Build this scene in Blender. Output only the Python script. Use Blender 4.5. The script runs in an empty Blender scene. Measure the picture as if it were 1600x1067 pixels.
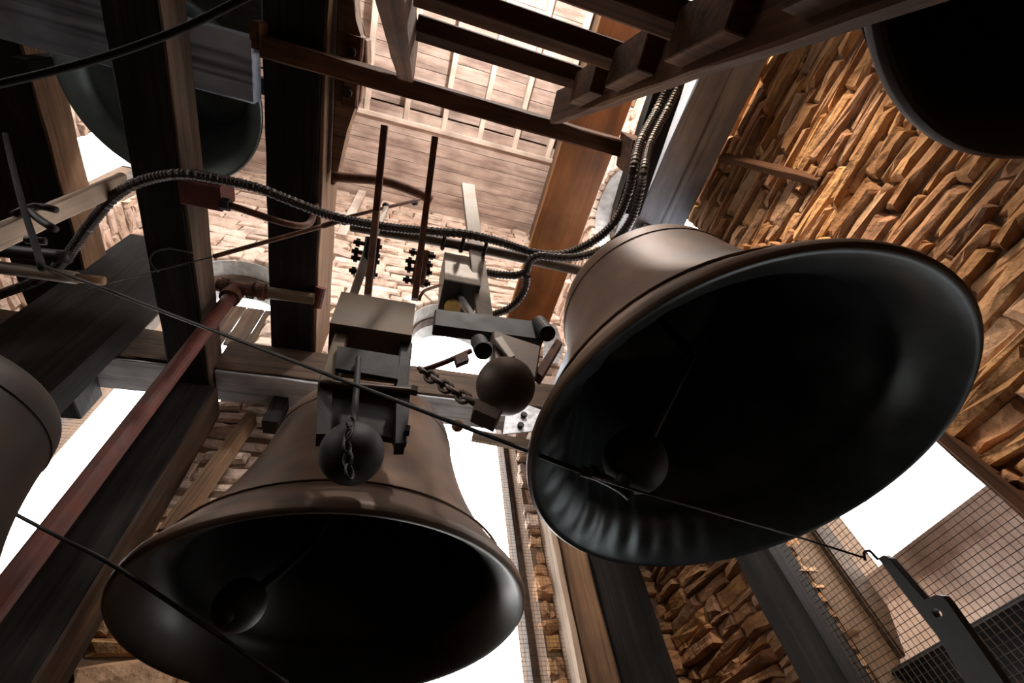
import bpy, bmesh, math, random
from mathutils import Vector, Matrix, noise
R = math.radians
SC = bpy.context.scene
COL = SC.collection
random.seed(7)

# ------------------------------------------------------------------ camera
FPX = 710.28
YAW, PIT, ROL = .42466, .935178, -.192286
_fw = Vector((math.sin(YAW)*math.cos(PIT), math.cos(YAW)*math.cos(PIT), math.sin(PIT)))
_rt = Vector((math.cos(YAW), -math.sin(YAW), 0)); _up = _rt.cross(_fw)
RT = math.cos(ROL)*_rt + math.sin(ROL)*_up
UP = -math.sin(ROL)*_rt + math.cos(ROL)*_up
cd = bpy.data.cameras.new('camera'); cam = bpy.data.objects.new('camera', cd); COL.objects.link(cam)
cd.sensor_width = 36; cd.lens = FPX/1600*36; cd.clip_start = .02; cd.clip_end = 200
cam.matrix_world = Matrix(((RT.x, UP.x, -_fw.x, 0), (RT.y, UP.y, -_fw.y, 0), (RT.z, UP.z, -_fw.z, 0), (0, 0, 0, 1)))
SC.camera = cam

# ------------------------------------------------------------------ sky and exposure
w = bpy.data.worlds.new('world'); SC.world = w; w.use_nodes = True
bg = w.node_tree.nodes['Background']; bg.inputs[0].default_value = (1, .97, .95, 1); bg.inputs[1].default_value = 11.0
SC.view_settings.view_transform = 'Standard'; SC.view_settings.look = 'None'
SC.view_settings.gamma = 1; SC.view_settings.use_curve_mapping = False
SC.view_settings.exposure = 0.0
SC.cycles.max_bounces = 8; SC.cycles.diffuse_bounces = 6; SC.cycles.use_fast_gi = False
SC.cycles.sample_clamp_indirect = 6.0

def area_light(name, loc, rot, sx, sy, power=0, portal=True, color=(1, 1, 1)):
    l = bpy.data.lights.new(name, 'AREA'); l.shape = 'RECTANGLE'; l.size = sx; l.size_y = sy
    l.energy = power; l.color = color; l.cycles.is_portal = portal
    o = bpy.data.objects.new(name, l); COL.objects.link(o); o.location = loc; o.rotation_euler = rot
    return o

# unseen fill lamps, added above and behind the camera for ceiling and right wall
def lamp(name, loc, power, col, rad):
    l = bpy.data.lights.new(name, 'POINT'); l.energy = power; l.color = col; l.shadow_soft_size = rad
    o = bpy.data.objects.new(name, l); COL.objects.link(o); o.location = loc
lamp('ceiling_fill_lamp', (.9, -1.5, 6.8), 850, (1, .92, .85), .15)  # added to brighten the ceiling and upper wall
sl = bpy.data.lights.new('wall_fill_spot', 'SPOT'); sl.energy = 1350; sl.color = (1, .80, .60); sl.shadow_soft_size = .25; sl.spot_size = R(80); sl.spot_blend = 1.0  # added to brighten the stones of the right wall
slo = bpy.data.objects.new('wall_fill_spot', sl); COL.objects.link(slo); slo.location = (.95, -1.75, 4.3)
slo.rotation_euler = (Vector((2.35, -.15, 3.15))-slo.location).to_track_quat('-Z', 'Y').to_euler()

# ------------------------------------------------------------------ helpers
def ray(px, py):
    return (_fw*FPX + RT*(px-800) - UP*(py-533.5))
def PT(px, py, X=None, Y=None, Z=None):
    d = ray(px, py)
    if X is not None: return d*(X/d.x)
    if Y is not None: return d*(Y/d.y)
    return d*(Z/d.z)
def pix(p):
    p = Vector(p); k = _fw.dot(p)
    if k < .05: return None
    return (800+FPX*RT.dot(p)/k, 533.5-FPX*UP.dot(p)/k, k)

def tag(o, label=None, cat=None, group=None, kind=None):
    if label: o['label'] = label
    if cat: o['category'] = cat
    if group: o['group'] = group
    if kind: o['kind'] = kind
    return o
def empty(name, loc=(0, 0, 0)):
    o = bpy.data.objects.new(name, None); o.empty_display_size = .1; COL.objects.link(o); o.location = loc; return o
def link(name, me, mat=None, parent=None):
    o = bpy.data.objects.new(name, me); COL.objects.link(o)
    if mat and not me.materials: me.materials.append(mat)
    if parent:
        o.parent = parent; o.matrix_parent_inverse = Matrix.Translation(parent.location).inverted() if parent.type == 'EMPTY' else parent.matrix_world.inverted()
    return o
def from_bm(name, bm, mat, parent=None, smooth=False):
    me = bpy.data.meshes.new(name); bmesh.ops.recalc_face_normals(bm, faces=bm.faces); bm.to_mesh(me); bm.free()
    if smooth:
        for p in me.polygons: p.use_smooth = True
    return link(name, me, mat, parent)

def frame_of(d, up):
    x = d.normalized(); up = Vector(up)
    if abs(x.dot(up)) > .98: up = Vector((0, 1, 0)) if abs(x.y) < .9 else Vector((1, 0, 0))
    y = up.cross(x).normalized(); z = x.cross(y)
    return x, y, z
def timber(name, p0, p1, w_, h_, mat, parent=None, up=(0, 0, 1), rough=.004, ch=.008, w1=None, h1=None, seed=None):
    """chamfered sawn timber: local X runs along the piece"""
    p0 = Vector(p0); p1 = Vector(p1); d = p1-p0; L = d.length
    x, y, z = frame_of(d, up)
    n = max(2, min(26, int(L/.16)))
    rs = random.Random(seed if seed is not None else hash((round(p0.x, 2), round(p1.y, 2), round(w_, 3))) & 0xffff)
    bm = bmesh.new(); rings = []
    for i in range(n+1):
        t = i/n; a = (w_+(((w1 if w1 is not None else w_)-w_)*t))/2; b = (h_+(((h1 if h1 is not None else h_)-h_)*t))/2
        c = min(ch, a*.4, b*.4); q = []
        for (yy, zz) in ((-a+c, -b), (a-c, -b), (a, -b+c), (a, b-c), (a-c, b), (-a+c, b), (-a, b-c), (-a, -b+c)):
            q.append(bm.verts.new((t*L, yy+rs.uniform(-rough, rough), zz+rs.uniform(-rough, rough))))
        rings.append(q)
    for i in range(n):
        for k in range(8):
            bm.faces.new((rings[i][k], rings[i][(k+1) % 8], rings[i+1][(k+1) % 8], rings[i+1][k]))
    bm.faces.new(rings[0]); bm.faces.new(rings[-1])
    me = bpy.data.meshes.new(name); bmesh.ops.recalc_face_normals(bm, faces=bm.faces); bm.to_mesh(me); bm.free()
    me.materials.append(mat)
    o = bpy.data.objects.new(name, me); COL.objects.link(o)
    mw = Matrix(((x.x, y.x, z.x, p0.x), (x.y, y.y, z.y, p0.y), (x.z, y.z, z.z, p0.z), (0, 0, 0, 1)))
    if parent:
        o.parent = parent
        pm = Matrix.Translation(parent.location) if parent.type == 'EMPTY' else parent.matrix_world
        o.matrix_local = pm.inverted() @ mw if parent.type == 'EMPTY' else parent.matrix_basis.inverted() @ mw
    else:
        o.matrix_basis = mw
    return o
def box(name, x0, x1, y0, y1, z0, z1, mat, parent=None, **k):
    """axis aligned timber, grain along its longest side"""
    s = (x1-x0, y1-y0, z1-z0); cx, cy, cz = (x0+x1)/2, (y0+y1)/2, (z0+z1)/2
    m = s.index(max(s))
    if m == 0: return timber(name, (x0, cy, cz), (x1, cy, cz), s[1], s[2], mat, parent, **k)
    if m == 1: return timber(name, (cx, y0, cz), (cx, y1, cz), s[0], s[2], mat, parent, **k)
    return timber(name, (cx, cy, z0), (cx, cy, z1), s[0], s[1], mat, parent, up=(0, 1, 0), **k)
def basis_of(o):
    return Matrix.Translation(o.location) if o.type == 'EMPTY' else o.matrix_basis
def put(o, parent, mw):
    o.parent = parent; o.matrix_parent_inverse = Matrix(); o.matrix_local = basis_of(parent).inverted() @ mw
def smooth_path(pts, step):
    pts = [Vector(p) for p in pts]
    if len(pts) < 3: 
        a, b = pts[0], pts[-1]; n = max(1, int((b-a).length/step)); return [a.lerp(b, i/n) for i in range(n+1)]
    out = []
    P = [pts[0]*2-pts[1]]+pts+[pts[-1]*2-pts[-2]]
    for i in range(1, len(P)-2):
        a, b, c, d = P[i-1:i+3]; n = max(2, int((c-b).length/step))
        for j in range(n):
            t = j/n
            out.append(.5*((2*b)+(c-a)*t+(2*a-5*b+4*c-d)*t*t+(3*b-a-3*c+d)*t**3))
    out.append(pts[-1]); return out
def tube_bm(bm, path, radf, seg=8):
    prev = None; rings = []
    for i, p in enumerate(path):
        d = (path[min(i+1, len(path)-1)]-path[max(i-1, 0)]).normalized()
        if prev is None:
            u = d.orthogonal().normalized()
        else:
            u = (prev-d*prev.dot(d)).normalized()
        prev = u; v = d.cross(u); r_ = radf(i) if callable(radf) else radf
        rings.append([bm.verts.new(p+u*r_*math.cos(2*math.pi*k/seg)+v*r_*math.sin(2*math.pi*k/seg)) for k in range(seg)])
    for i in range(len(rings)-1):
        for k in range(seg):
            bm.faces.new((rings[i][k], rings[i][(k+1) % seg], rings[i+1][(k+1) % seg], rings[i+1][k]))
    bm.faces.new(rings[0]); bm.faces.new(rings[-1])
def rel(pts, parent):
    return [Vector(p) for p in pts]
def tube(name, pts, r_, mat, parent=None, seg=10, step=.05, smooth=True):
    bm = bmesh.new(); tube_bm(bm, smooth_path(pts, step), r_, seg)
    return from_bm(name, bm, mat, parent, smooth)
def conduit(name, pts, r_, mat, parent=None, pitch=.019):
    path = smooth_path(pts, pitch/4)
    # resample evenly at pitch/4
    out = [path[0]]; acc = 0
    for a, b in zip(path, path[1:]):
        acc += (b-a).length
        if acc >= pitch/4: out.append(b); acc = 0
    prof = (1.0, 1.0, .86, .86)
    bm = bmesh.new(); tube_bm(bm, out, lambda i: r_*prof[i % 4], 10)
    return from_bm(name, bm, mat, parent, False)
def cyl(name, p0, p1, r_, mat, parent=None, seg=16, r1=None):
    p0 = Vector(p0); p1 = Vector(p1); bm = bmesh.new()
    tube_bm(bm, [p0, p0.lerp(p1, .5), p1], (lambda i: r_+((r1 if r1 is not None else r_)-r_)*i/2), seg)
    return from_bm(name, bm, mat, parent)
def lathe(name, prof, c, mat, parent=None, seg=64, axis=None, smooth=True, gleam_flute=None):
    bm = bmesh.new(); rings = []; c = Vector(c)
    for (rr, zz) in prof:
        fa = [1]*seg
        if gleam_flute:
            env = max(0, min(1, (gleam_flute[1]-zz)/gleam_flute[1]*2))*max(0, min(1, (rr-.3)*6))*max(0, min(1, (zz+.0)/.04))
            fa = [1+gleam_flute[0]*env*max(0, .25+math.cos(2*math.pi*k/seg-2.45))*(math.sin(38*2*math.pi*k/seg)+.5*math.sin(23*2*math.pi*k/seg+1)) for k in range(seg)]
        rings.append([bm.verts.new(c+Vector((rr*fa[k]*math.cos(2*math.pi*k/seg), rr*fa[k]*math.sin(2*math.pi*k/seg), zz))) for k in range(seg)])
    for a, b in zip(rings, rings[1:]):
        for k in range(seg): bm.faces.new((a[k], a[(k+1) % seg], b[(k+1) % seg], b[k]))
    return from_bm(name, bm, mat, parent, smooth)
def ball(name, c, r_, mat, parent=None, sq=1.0):
    bm = bmesh.new(); bmesh.ops.create_uvsphere(bm, u_segments=32, v_segments=18, radius=r_)
    bmesh.ops.scale(bm, vec=(1, 1, sq), verts=bm.verts); bmesh.ops.translate(bm, vec=Vector(c), verts=bm.verts)
    return from_bm(name, bm, mat, parent, True)
def prism(name, poly, ext, mat, parent=None, bev=0.0):
    """polygon (3-D points) extruded by vector ext"""
    bm = bmesh.new(); a = [bm.verts.new(Vector(p)) for p in poly]; b = [bm.verts.new(Vector(p)+Vector(ext)) for p in poly]
    bm.faces.new(a); bm.faces.new(b)
    for i in range(len(a)): bm.faces.new((a[i], a[(i+1) % len(a)], b[(i+1) % len(a)], b[i]))
    if bev: bmesh.ops.bevel(bm, geom=bm.edges[:], offset=bev, segments=1, affect='EDGES')
    return from_bm(name, bm, mat, parent)

# ------------------------------------------------------------------ materials
def _mat(name):
    m = bpy.data.materials.new(name); m.use_nodes = True; nt = m.node_tree
    return m, nt, nt.nodes['Principled BSDF'], (lambda t: nt.nodes.new(t)), nt.links.new
def ramp(nd, stops):
    e = nd.color_ramp.elements
    while len(e) < len(stops): e.new(.5)
    for el, (p, c) in zip(e, stops): el.position = p; el.color = (c[0], c[1], c[2], 1)
def wood(name, c0, c1, c2, rough=.75, fine=8, spec=.3, crack=.35):
    m, nt, b, N, Lk = _mat(name)
    tc = N('ShaderNodeTexCoord'); mp = N('ShaderNodeMapping'); mp.inputs['Scale'].default_value = (.7, fine, fine)
    oi = N('ShaderNodeObjectInfo'); add = N('ShaderNodeVectorMath'); add.operation = 'ADD'
    sc = N('ShaderNodeVectorMath'); sc.operation = 'SCALE'; sc.inputs['Scale'].default_value = 37
    Lk(tc.outputs['Object'], add.inputs[0])
    cmb = N('ShaderNodeCombineXYZ')
    for i in range(3): Lk(oi.outputs['Random'], cmb.inputs[i])
    Lk(cmb.outputs[0], sc.inputs[0]); Lk(sc.outputs[0], add.inputs[1]); Lk(add.outputs[0], mp.inputs['Vector'])
    n1 = N('ShaderNodeTexNoise'); n1.inputs['Scale'].default_value = 1.3; n1.inputs['Detail'].default_value = 9; n1.inputs['Roughness'].default_value = .65
    Lk(mp.outputs[0], n1.inputs['Vector'])
    cr = N('ShaderNodeValToRGB'); ramp(cr, ((.3, c0), (.5, c1), (.72, c2))); Lk(n1.outputs['Fac'], cr.inputs['Fac'])
    mp2 = N('ShaderNodeMapping'); mp2.inputs['Scale'].default_value = (.35, fine*5, fine*5); Lk(add.outputs[0], mp2.inputs['Vector'])
    n2 = N('ShaderNodeTexNoise'); n2.inputs['Scale'].default_value = 1; n2.inputs['Detail'].default_value = 4; Lk(mp2.outputs[0], n2.inputs['Vector'])
    c2r = N('ShaderNodeValToRGB'); ramp(c2r, ((.30, (crack, crack, crack)), (.45, (1, 1, 1)))); Lk(n2.outputs['Fac'], c2r.inputs['Fac'])
    n3 = N('ShaderNodeTexNoise'); n3.inputs['Scale'].default_value = 2.2; n3.inputs['Detail'].default_value = 3; Lk(add.outputs[0], n3.inputs['Vector'])
    c3r = N('ShaderNodeValToRGB'); ramp(c3r, ((.3, (.62, .6, .58)), (.65, (1.1, 1.08, 1.05)))); Lk(n3.outputs['Fac'], c3r.inputs['Fac'])
    mx = N('ShaderNodeMix'); mx.data_type = 'RGBA'; mx.blend_type = 'MULTIPLY'; mx.inputs[0].default_value = 1
    Lk(cr.outputs[0], mx.inputs[6]); Lk(c2r.outputs[0], mx.inputs[7])
    my = N('ShaderNodeMix'); my.data_type = 'RGBA'; my.blend_type = 'MULTIPLY'; my.inputs[0].default_value = 1
    Lk(mx.outputs[2], my.inputs[6]); Lk(c3r.outputs[0], my.inputs[7])
    Lk(my.outputs[2], b.inputs['Base Color'])
    b.inputs['Roughness'].default_value = rough; b.inputs['Specular IOR Level'].default_value = spec
    bp = N('ShaderNodeBump'); bp.inputs['Strength'].default_value = .5; bp.inputs['Distance'].default_value = .006
    Lk(n2.outputs['Fac'], bp.inputs['Height']); Lk(bp.outputs[0], b.inputs['Normal'])
    return m
def metal(name, c0, c1, metallic=.6, rough=.5, scale=9, bump=.15):
    m, nt, b, N, Lk = _mat(name)
    tc = N('ShaderNodeTexCoord'); n1 = N('ShaderNodeTexNoise'); n1.inputs['Scale'].default_value = scale; n1.inputs['Detail'].default_value = 7
    Lk(tc.outputs['Object'], n1.inputs['Vector'])
    cr = N('ShaderNodeValToRGB'); ramp(cr, ((.32, c0), (.68, c1))); Lk(n1.outputs['Fac'], cr.inputs['Fac']); Lk(cr.outputs[0], b.inputs['Base Color'])
    b.inputs['Metallic'].default_value = metallic
    mr = N('ShaderNodeMapRange'); mr.inputs[3].default_value = rough-.1; mr.inputs[4].default_value = rough+.15
    Lk(n1.outputs['Fac'], mr.inputs[0]); Lk(mr.outputs[0], b.inputs['Roughness'])
    bp = N('ShaderNodeBump'); bp.inputs['Strength'].default_value = bump; bp.inputs['Distance'].default_value = .004
    n2 = N('ShaderNodeTexNoise'); n2.inputs['Scale'].default_value = scale*6; n2.inputs['Detail'].default_value = 3
    Lk(tc.outputs['Object'], n2.inputs['Vector']); Lk(n2.outputs['Fac'], bp.inputs['Height']); Lk(bp.outputs[0], b.inputs['Normal'])
    return m
def stone_mat(name, stops, scale=5):
    m, nt, b, N, Lk = _mat(name)
    oi = N('ShaderNodeObjectInfo'); ge = N('ShaderNodeNewGeometry')
    a = N('ShaderNodeMath'); a.operation = 'ADD'; Lk(oi.outputs['Random'], a.inputs[0]); Lk(ge.outputs['Random Per Island'], a.inputs[1])
    f = N('ShaderNodeMath'); f.operation = 'FRACT'; Lk(a.outputs[0], f.inputs[0])
    cr = N('ShaderNodeValToRGB'); ramp(cr, stops); Lk(f.outputs[0], cr.inputs['Fac'])
    n1 = N('ShaderNodeTexNoise'); n1.inputs['Scale'].default_value = scale; n1.inputs['Detail'].default_value = 8; n1.inputs['Roughness'].default_value = .62
    Lk(ge.outputs['Position'], n1.inputs['Vector'])
    c2 = N('ShaderNodeValToRGB'); ramp(c2, ((.3, (.55, .5, .46)), (.5, (.9, .88, .86)), (.7, (1.2, 1.15, 1.1)))); Lk(n1.outputs['Fac'], c2.inputs['Fac'])
    mx = N('ShaderNodeMix'); mx.data_type = 'RGBA'; mx.blend_type = 'MULTIPLY'; mx.inputs[0].default_value = 1
    Lk(cr.outputs[0], mx.inputs[6]); Lk(c2.outputs[0], mx.inputs[7]); Lk(mx.outputs[2], b.inputs['Base Color'])
    b.inputs['Roughness'].default_value = .9; b.inputs['Specular IOR Level'].default_value = .2
    n3 = N('ShaderNodeTexNoise'); n3.inputs['Scale'].default_value = 14; n3.inputs['Detail'].default_value = 6
    Lk(ge.outputs['Position'], n3.inputs['Vector'])
    bp = N('ShaderNodeBump'); bp.inputs['Strength'].default_value = .9; bp.inputs['Distance'].default_value = .03
    Lk(n3.outputs['Fac'], bp.inputs['Height']); Lk(bp.outputs[0], b.inputs['Normal'])
    return m
def plain(name, c, rough=.8, metallic=0):
    m, nt, b, N, Lk = _mat(name)
    tc = N('ShaderNodeTexCoord'); n1 = N('ShaderNodeTexNoise'); n1.inputs['Scale'].default_value = 12; n1.inputs['Detail'].default_value = 5
    Lk(tc.outputs['Object'], n1.inputs['Vector'])
    cr = N('ShaderNodeValToRGB'); ramp(cr, ((.3, [v*.72 for v in c]), (.7, [v*1.15 for v in c]))); Lk(n1.outputs['Fac'], cr.inputs['Fac']); Lk(cr.outputs[0], b.inputs['Base Color'])
    b.inputs['Roughness'].default_value = rough; b.inputs['Metallic'].default_value = metallic
    return m

M = {}
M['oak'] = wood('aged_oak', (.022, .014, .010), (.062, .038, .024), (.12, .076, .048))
M['black_oak'] = wood('near_black_oak', (.006, .0055, .0055), (.014, .0125, .012), (.030, .026, .024), rough=.85, spec=.2)  # near-black oak; on the overhead beams shade is in the colour
M['shaded_bronze'] = metal('shaded_bell_bronze', (.014, .009, .007), (.036, .022, .016), .4, .6, 5)  # bell bronze with the shade on the outer bells put into its colour
M['grey_oak'] = wood('weathered_grey_timber', (.05, .052, .06), (.11, .115, .13), (.22, .225, .245), rough=.6, fine=6)
M['pine'] = wood('sawn_pine', (.16, .085, .045), (.30, .17, .09), (.42, .26, .15))
M['stair'] = wood('stair_timber', (.034, .014, .006), (.08, .035, .016), (.135, .064, .03), rough=.85, spec=.2)
M['worn'] = wood('lighter_oak', (.075, .042, .024), (.16, .092, .052), (.25, .155, .095))
M['blue_lit_grey_paint'] = wood('blue_lit_painted_timber', (.20, .245, .32), (.32, .375, .47), (.50, .55, .64), rough=.42, fine=4)  # grey paint, made bluer and paler to hold sky light
M['varnish'] = wood('varnished_board', (.15, .055, .013), (.23, .085, .02), (.30, .12, .035), rough=.45, fine=3, crack=.8)
M['pale'] = wood('pale_wood', (.30, .22, .16), (.45, .35, .27), (.58, .48, .39))
M['ceil'] = wood('ceiling_board', (.30, .22, .20), (.56, .45, .40), (.74, .64, .59), fine=5, crack=.7)
M['joist'] = wood('ceiling_joist', (.62, .52, .45), (.75, .65, .58), (.85, .78, .7), fine=5, crack=.8)
M['lit_underside'] = wood('blue_lit_underside', (.34, .36, .40), (.54, .57, .62), (.70, .72, .76), rough=.7, fine=4)  # window light on the beam undersides, put into the colour
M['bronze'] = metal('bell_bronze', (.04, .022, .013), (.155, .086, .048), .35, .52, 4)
M['green_bronze'] = metal('patinated_bronze', (.17, .23, .23), (.32, .40, .40), .5, .38, 4)
M['dark_inside'] = metal('dark_bell_inside', (.010, .010, .0095), (.024, .024, .023), .5, .32, 6, .08)  # near-black bell inside, carried on over the lip underside
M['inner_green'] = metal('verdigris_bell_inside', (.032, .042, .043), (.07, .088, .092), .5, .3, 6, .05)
M['iron'] = metal('black_iron', (.006, .0055, .005), (.017, .014, .012), .3, .6, 14)
M['brown_iron'] = metal('brown_iron', (.05, .034, .024), (.11, .075, .052), .5, .55, 10)
M['rust'] = metal('rusty_steel', (.055, .022, .012), (.16, .062, .03), .3, .75, 16, .4)
M['red'] = metal('red_lead_paint', (.055, .010, .006), (.12, .024, .012), .1, .6, 10)
M['drab'] = metal('drab_painted_steel', (.10, .068, .038), (.165, .115, .068), .2, .6, 7)
M['greysteel'] = metal('dull_grey_steel', (.20, .17, .14), (.32, .27, .22), .4, .55, 10)
M['galv'] = metal('galvanised_steel', (.28, .29, .31), (.55, .56, .58), .6, .45, 24)
M['conduit'] = metal('brown_flexible_conduit', (.018, .012, .009), (.045, .03, .022), .4, .5, 20)
M['black_pipe'] = metal('black_pipe_enamel', (.012, .011, .011), (.03, .027, .025), .3, .5, 12)
M['yellow'] = plain('yellow_plastic', (.62, .40, .12), .5)
M['rope'] = plain('dark_rope', (.008, .007, .006), 1)
M['wire'] = metal('steel_wire_rope', (.014, .012, .010), (.035, .03, .025), .4, .55, 30)
M['mesh'] = metal('mesh_wire', (.05, .035, .027), (.10, .075, .06), .4, .55, 20)
M['ground'] = plain('ground_paving', (.05, .05, .045), .95)
M['bounce_sheet'] = plain('pale_bounce_sheet', (.46, .48, .50), .7)
M['plaster'] = plain('grey_plaster', (.42, .41, .40), .9)
M['mortar'] = plain('lime_mortar', (.14, .085, .05), .95)
M['floor'] = wood('floor_boards', (.010, .008, .006), (.02, .015, .011), (.03, .022, .016))
M['pinkboard'] = wood('pale_pink_louver', (.58, .43, .36), (.72, .57, .50), (.80, .67, .60), crack=.85)
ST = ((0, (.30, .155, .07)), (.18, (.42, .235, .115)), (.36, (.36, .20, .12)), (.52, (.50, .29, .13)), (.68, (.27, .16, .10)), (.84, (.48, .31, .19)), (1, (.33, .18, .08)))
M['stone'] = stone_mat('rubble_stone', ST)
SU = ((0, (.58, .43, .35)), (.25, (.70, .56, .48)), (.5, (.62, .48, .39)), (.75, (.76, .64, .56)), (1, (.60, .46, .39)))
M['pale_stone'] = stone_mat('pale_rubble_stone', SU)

# ------------------------------------------------------------------ the setting
FLOOR, CEIL = -1.6, 9.0
XL, XR, YN, YF, TH = -3.4, 2.35, -2.4, 3.3, .55
# openings along each wall: (start, end, sill, spring, rise)
OPEN = {
    'wall_front': [(-2.6, -1.42, 1.5, 5.15, .62), (.14, 1.30, -1.0, 5.0, .6)],
    'wall_right': [(.92, 1.92, -.9, 5.35, .55), (-1.75, -.75, 5.0, 7.2, .55)],
    'wall_left': [(2.0, 2.85, 4.6, 7.0, .5), (-.75, .4, 2.2, 7.6, .6)],  # second one is unseen, added to light the left beams
    'wall_back': [(-2.4, -.7, 5.0, 7.6, .8), (-.1, 1.6, 5.0, 7.6, .8)],  # unseen, added high up to let light down
}
def arch_pts(o, n=14):
    a, b, s, sp, rise = o; c = (a+b)/2; hw = (b-a)/2
    return [(c-hw*math.cos(math.pi*i/n), sp+rise*math.sin(math.pi*i/n)) for i in range(n+1)]
def wall_core(name, u0, u1, mapf, mat):
    """mapf(u, depth, z) -> point; depth 0 is the inner face"""
    bm = bmesh.new()
    def pr(poly):
        a = [bm.verts.new(mapf(u, .0, z)) for u, z in poly]; b = [bm.verts.new(mapf(u, TH, z)) for u, z in poly]
        bm.faces.new(a); bm.faces.new(b)
        for i in range(len(a)): bm.faces.new((a[i], a[(i+1) % len(a)], b[(i+1) % len(a)], b[i]))
    cur = u0; z0, z1 = FLOOR-.2, CEIL+.4
    for o in sorted(OPEN[name]):
        pr([(cur, z0), (o[0], z0), (o[0], z1), (cur, z1)])
        pr([(o[0], z0), (o[1], z0), (o[1], o[2]), (o[0], o[2])])
        ap = arch_pts(o)
        for (ua, za), (ub, zb) in zip(ap, ap[1:]): pr([(ua, za), (ub, zb), (ub, z1), (ua, z1)])
        cur = o[1]
    pr([(cur, z0), (u1, z0), (u1, z1), (cur, z1)])
    o = from_bm(name, bm, mat); o['kind'] = 'structure'; return o
MAPS = {
    'wall_front': lambda u, d, z: Vector((u, YF+d, z)),
    'wall_right': lambda u, d, z: Vector((XR+d, u, z)),
    'wall_left': lambda u, d, z: Vector((XL-d, u, z)),
    'wall_back': lambda u, d, z: Vector((u, YN-d, z)),
}
ROT = {'wall_front': 0, 'wall_right': -math.pi/2, 'wall_left': math.pi/2, 'wall_back': math.pi}
WALL = {
    'wall_front': wall_core('wall_front', XL-TH, XR+TH, MAPS['wall_front'], M['mortar']),
    'wall_right': wall_core('wall_right', YN, YF, MAPS['wall_right'], M['mortar']),
    'wall_left': wall_core('wall_left', YN, YF, MAPS['wall_left'], M['mortar']),
    'wall_back': wall_core('wall_back', XL-TH, XR+TH, MAPS['wall_back'], M['mortar']),
}
# stones ------------------------------------------------------------
def stone_mesh(i):
    rs = random.Random(100+i); bm = bmesh.new()
    base = [(-.5, -.5), (-.17, -.5), (.2, -.5), (.5, -.5), (.5, .0), (.5, .5), (.15, .5), (-.2, .5), (-.5, .5), (-.5, .05)]
    base = [(x+rs.uniform(-.05, .03)*(1 if x > 0 else -1), z+rs.uniform(-.16, .03)*(1 if z > 0 else -1)) for x, z in base]
    tilt = rs.uniform(-.22, .22); tl2 = rs.uniform(-.2, .2)
    back = [bm.verts.new((x, .6, z)) for x, z in base]
    mid = [bm.verts.new((x, -.25+rs.uniform(-.15, .15)+tilt*x, z)) for x, z in base]
    front = [bm.verts.new((x*.86+rs.uniform(-.03, .03), -.66+rs.uniform(-.14, .14)+tilt*x+tl2*z, z*.68+rs.uniform(-.06, .06))) for x, z in base]
    c1 = bm.verts.new((rs.uniform(-.25, 0), -.74+rs.uniform(-.12, .12), rs.uniform(-.1, .1)))
    n = len(base)
    for k in range(n):
        j = (k+1) % n
        bm.faces.new((back[k], back[j], mid[j], mid[k])); bm.faces.new((mid[k], mid[j], front[j], front[k])); bm.faces.new((front[k], front[j], c1))
    bmesh.ops.recalc_face_normals(bm, faces=bm.faces)
    me = bpy.data.meshes.new('stone'); bm.to_mesh(me); bm.free()
    return me
SV = {k: [] for k in ('stone', 'pale_stone')}
for k in SV:
    for i in range(22):
        me = stone_mesh(i); me.materials.append(M[k]); SV[k].append(me)
def lay_stones(wname, u0, u1, z0, z1, rowf, lenf, depth, kindf, limit, seed, skip=None):
    rs = random.Random(seed); items = []; z = z0; ops = OPEN[wname]
    mp = MAPS[wname]
    while z < z1:
        h = rs.uniform(*rowf(z)); u = u0-rs.uniform(0, .3); zc = z+h/2
        while u < u1:
            L = rs.uniform(*lenf(z)); a, b = u, u+L
            hh = h*rs.uniform(.72, 1.3); dz = rs.uniform(-.2, .2)*h*.5
            for o in ops:
                lo, hi = o[0], o[1]
                if zc > o[2] and zc < o[3]+o[4]:
                    if zc > o[3]:
                        k = math.sqrt(max(0, 1-((zc-o[3])/o[4])**2))+.22; c = (lo+hi)/2; hw = (hi-lo)/2; lo, hi = c-hw*min(k, 1.22), c+hw*min(k, 1.22)
                    if b > lo and a < hi:
                        if a < lo: b = min(b, lo)
                        elif b > hi: a = max(a, hi)
                        else: a = b
            a2, b2 = max(a, u0), min(b, u1)
            if b2-a2 > .05: items.append(((a2+b2)/2, zc+dz, b2-a2, hh))
            u += L
        z += h
    def size(it):
        p = pix(mp(it[0], 0, it[1]))
        if not p or not (-60 < p[0] < 1660 and -60 < p[1] < 1127): return 0
        return it[2]*it[3]/p[2]**2
    items.sort(key=size, reverse=True)
    rot = Matrix.Rotation(ROT[wname], 4, 'Z'); wall = WALL[wname]
    rest = bmesh.new(); nrest = 0; mats = []
    for i, (u, z, L, h) in enumerate(items):
        k = kindf(z, u); me = rs.choice(SV[k]); d = depth(z)*rs.uniform(.55, 1.5)
        mw = Matrix.Translation(mp(u, .01, z)) @ rot @ Matrix.Rotation(rs.gauss(0, .055), 4, 'Y') @ Matrix.Diagonal((L*1.0, d, h, 1))
        if i < limit and size((u, z, L, h)) > 0:
            o = bpy.data.objects.new('stone', me); COL.objects.link(o); o.parent = wall; o.matrix_local = mw
        else:
            n0 = len(rest.verts); nf = len(rest.faces); rest.from_mesh(me); rest.verts.ensure_lookup_table(); rest.faces.ensure_lookup_table()
            for v in rest.verts[n0:]: v.co = mw @ v.co
            mi = 0 if k == 'stone' else 1
            for f in rest.faces[nf:]: f.material_index = mi
    if len(rest.verts):
        me = bpy.data.meshes.new('small_stones'); rest.to_mesh(me); me.materials.append(M['stone']); me.materials.append(M['pale_stone'])
        o = bpy.data.objects.new('rubble', me); COL.objects.link(o); o.parent = wall; o['kind'] = 'stuff'
    rest.free()
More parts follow.
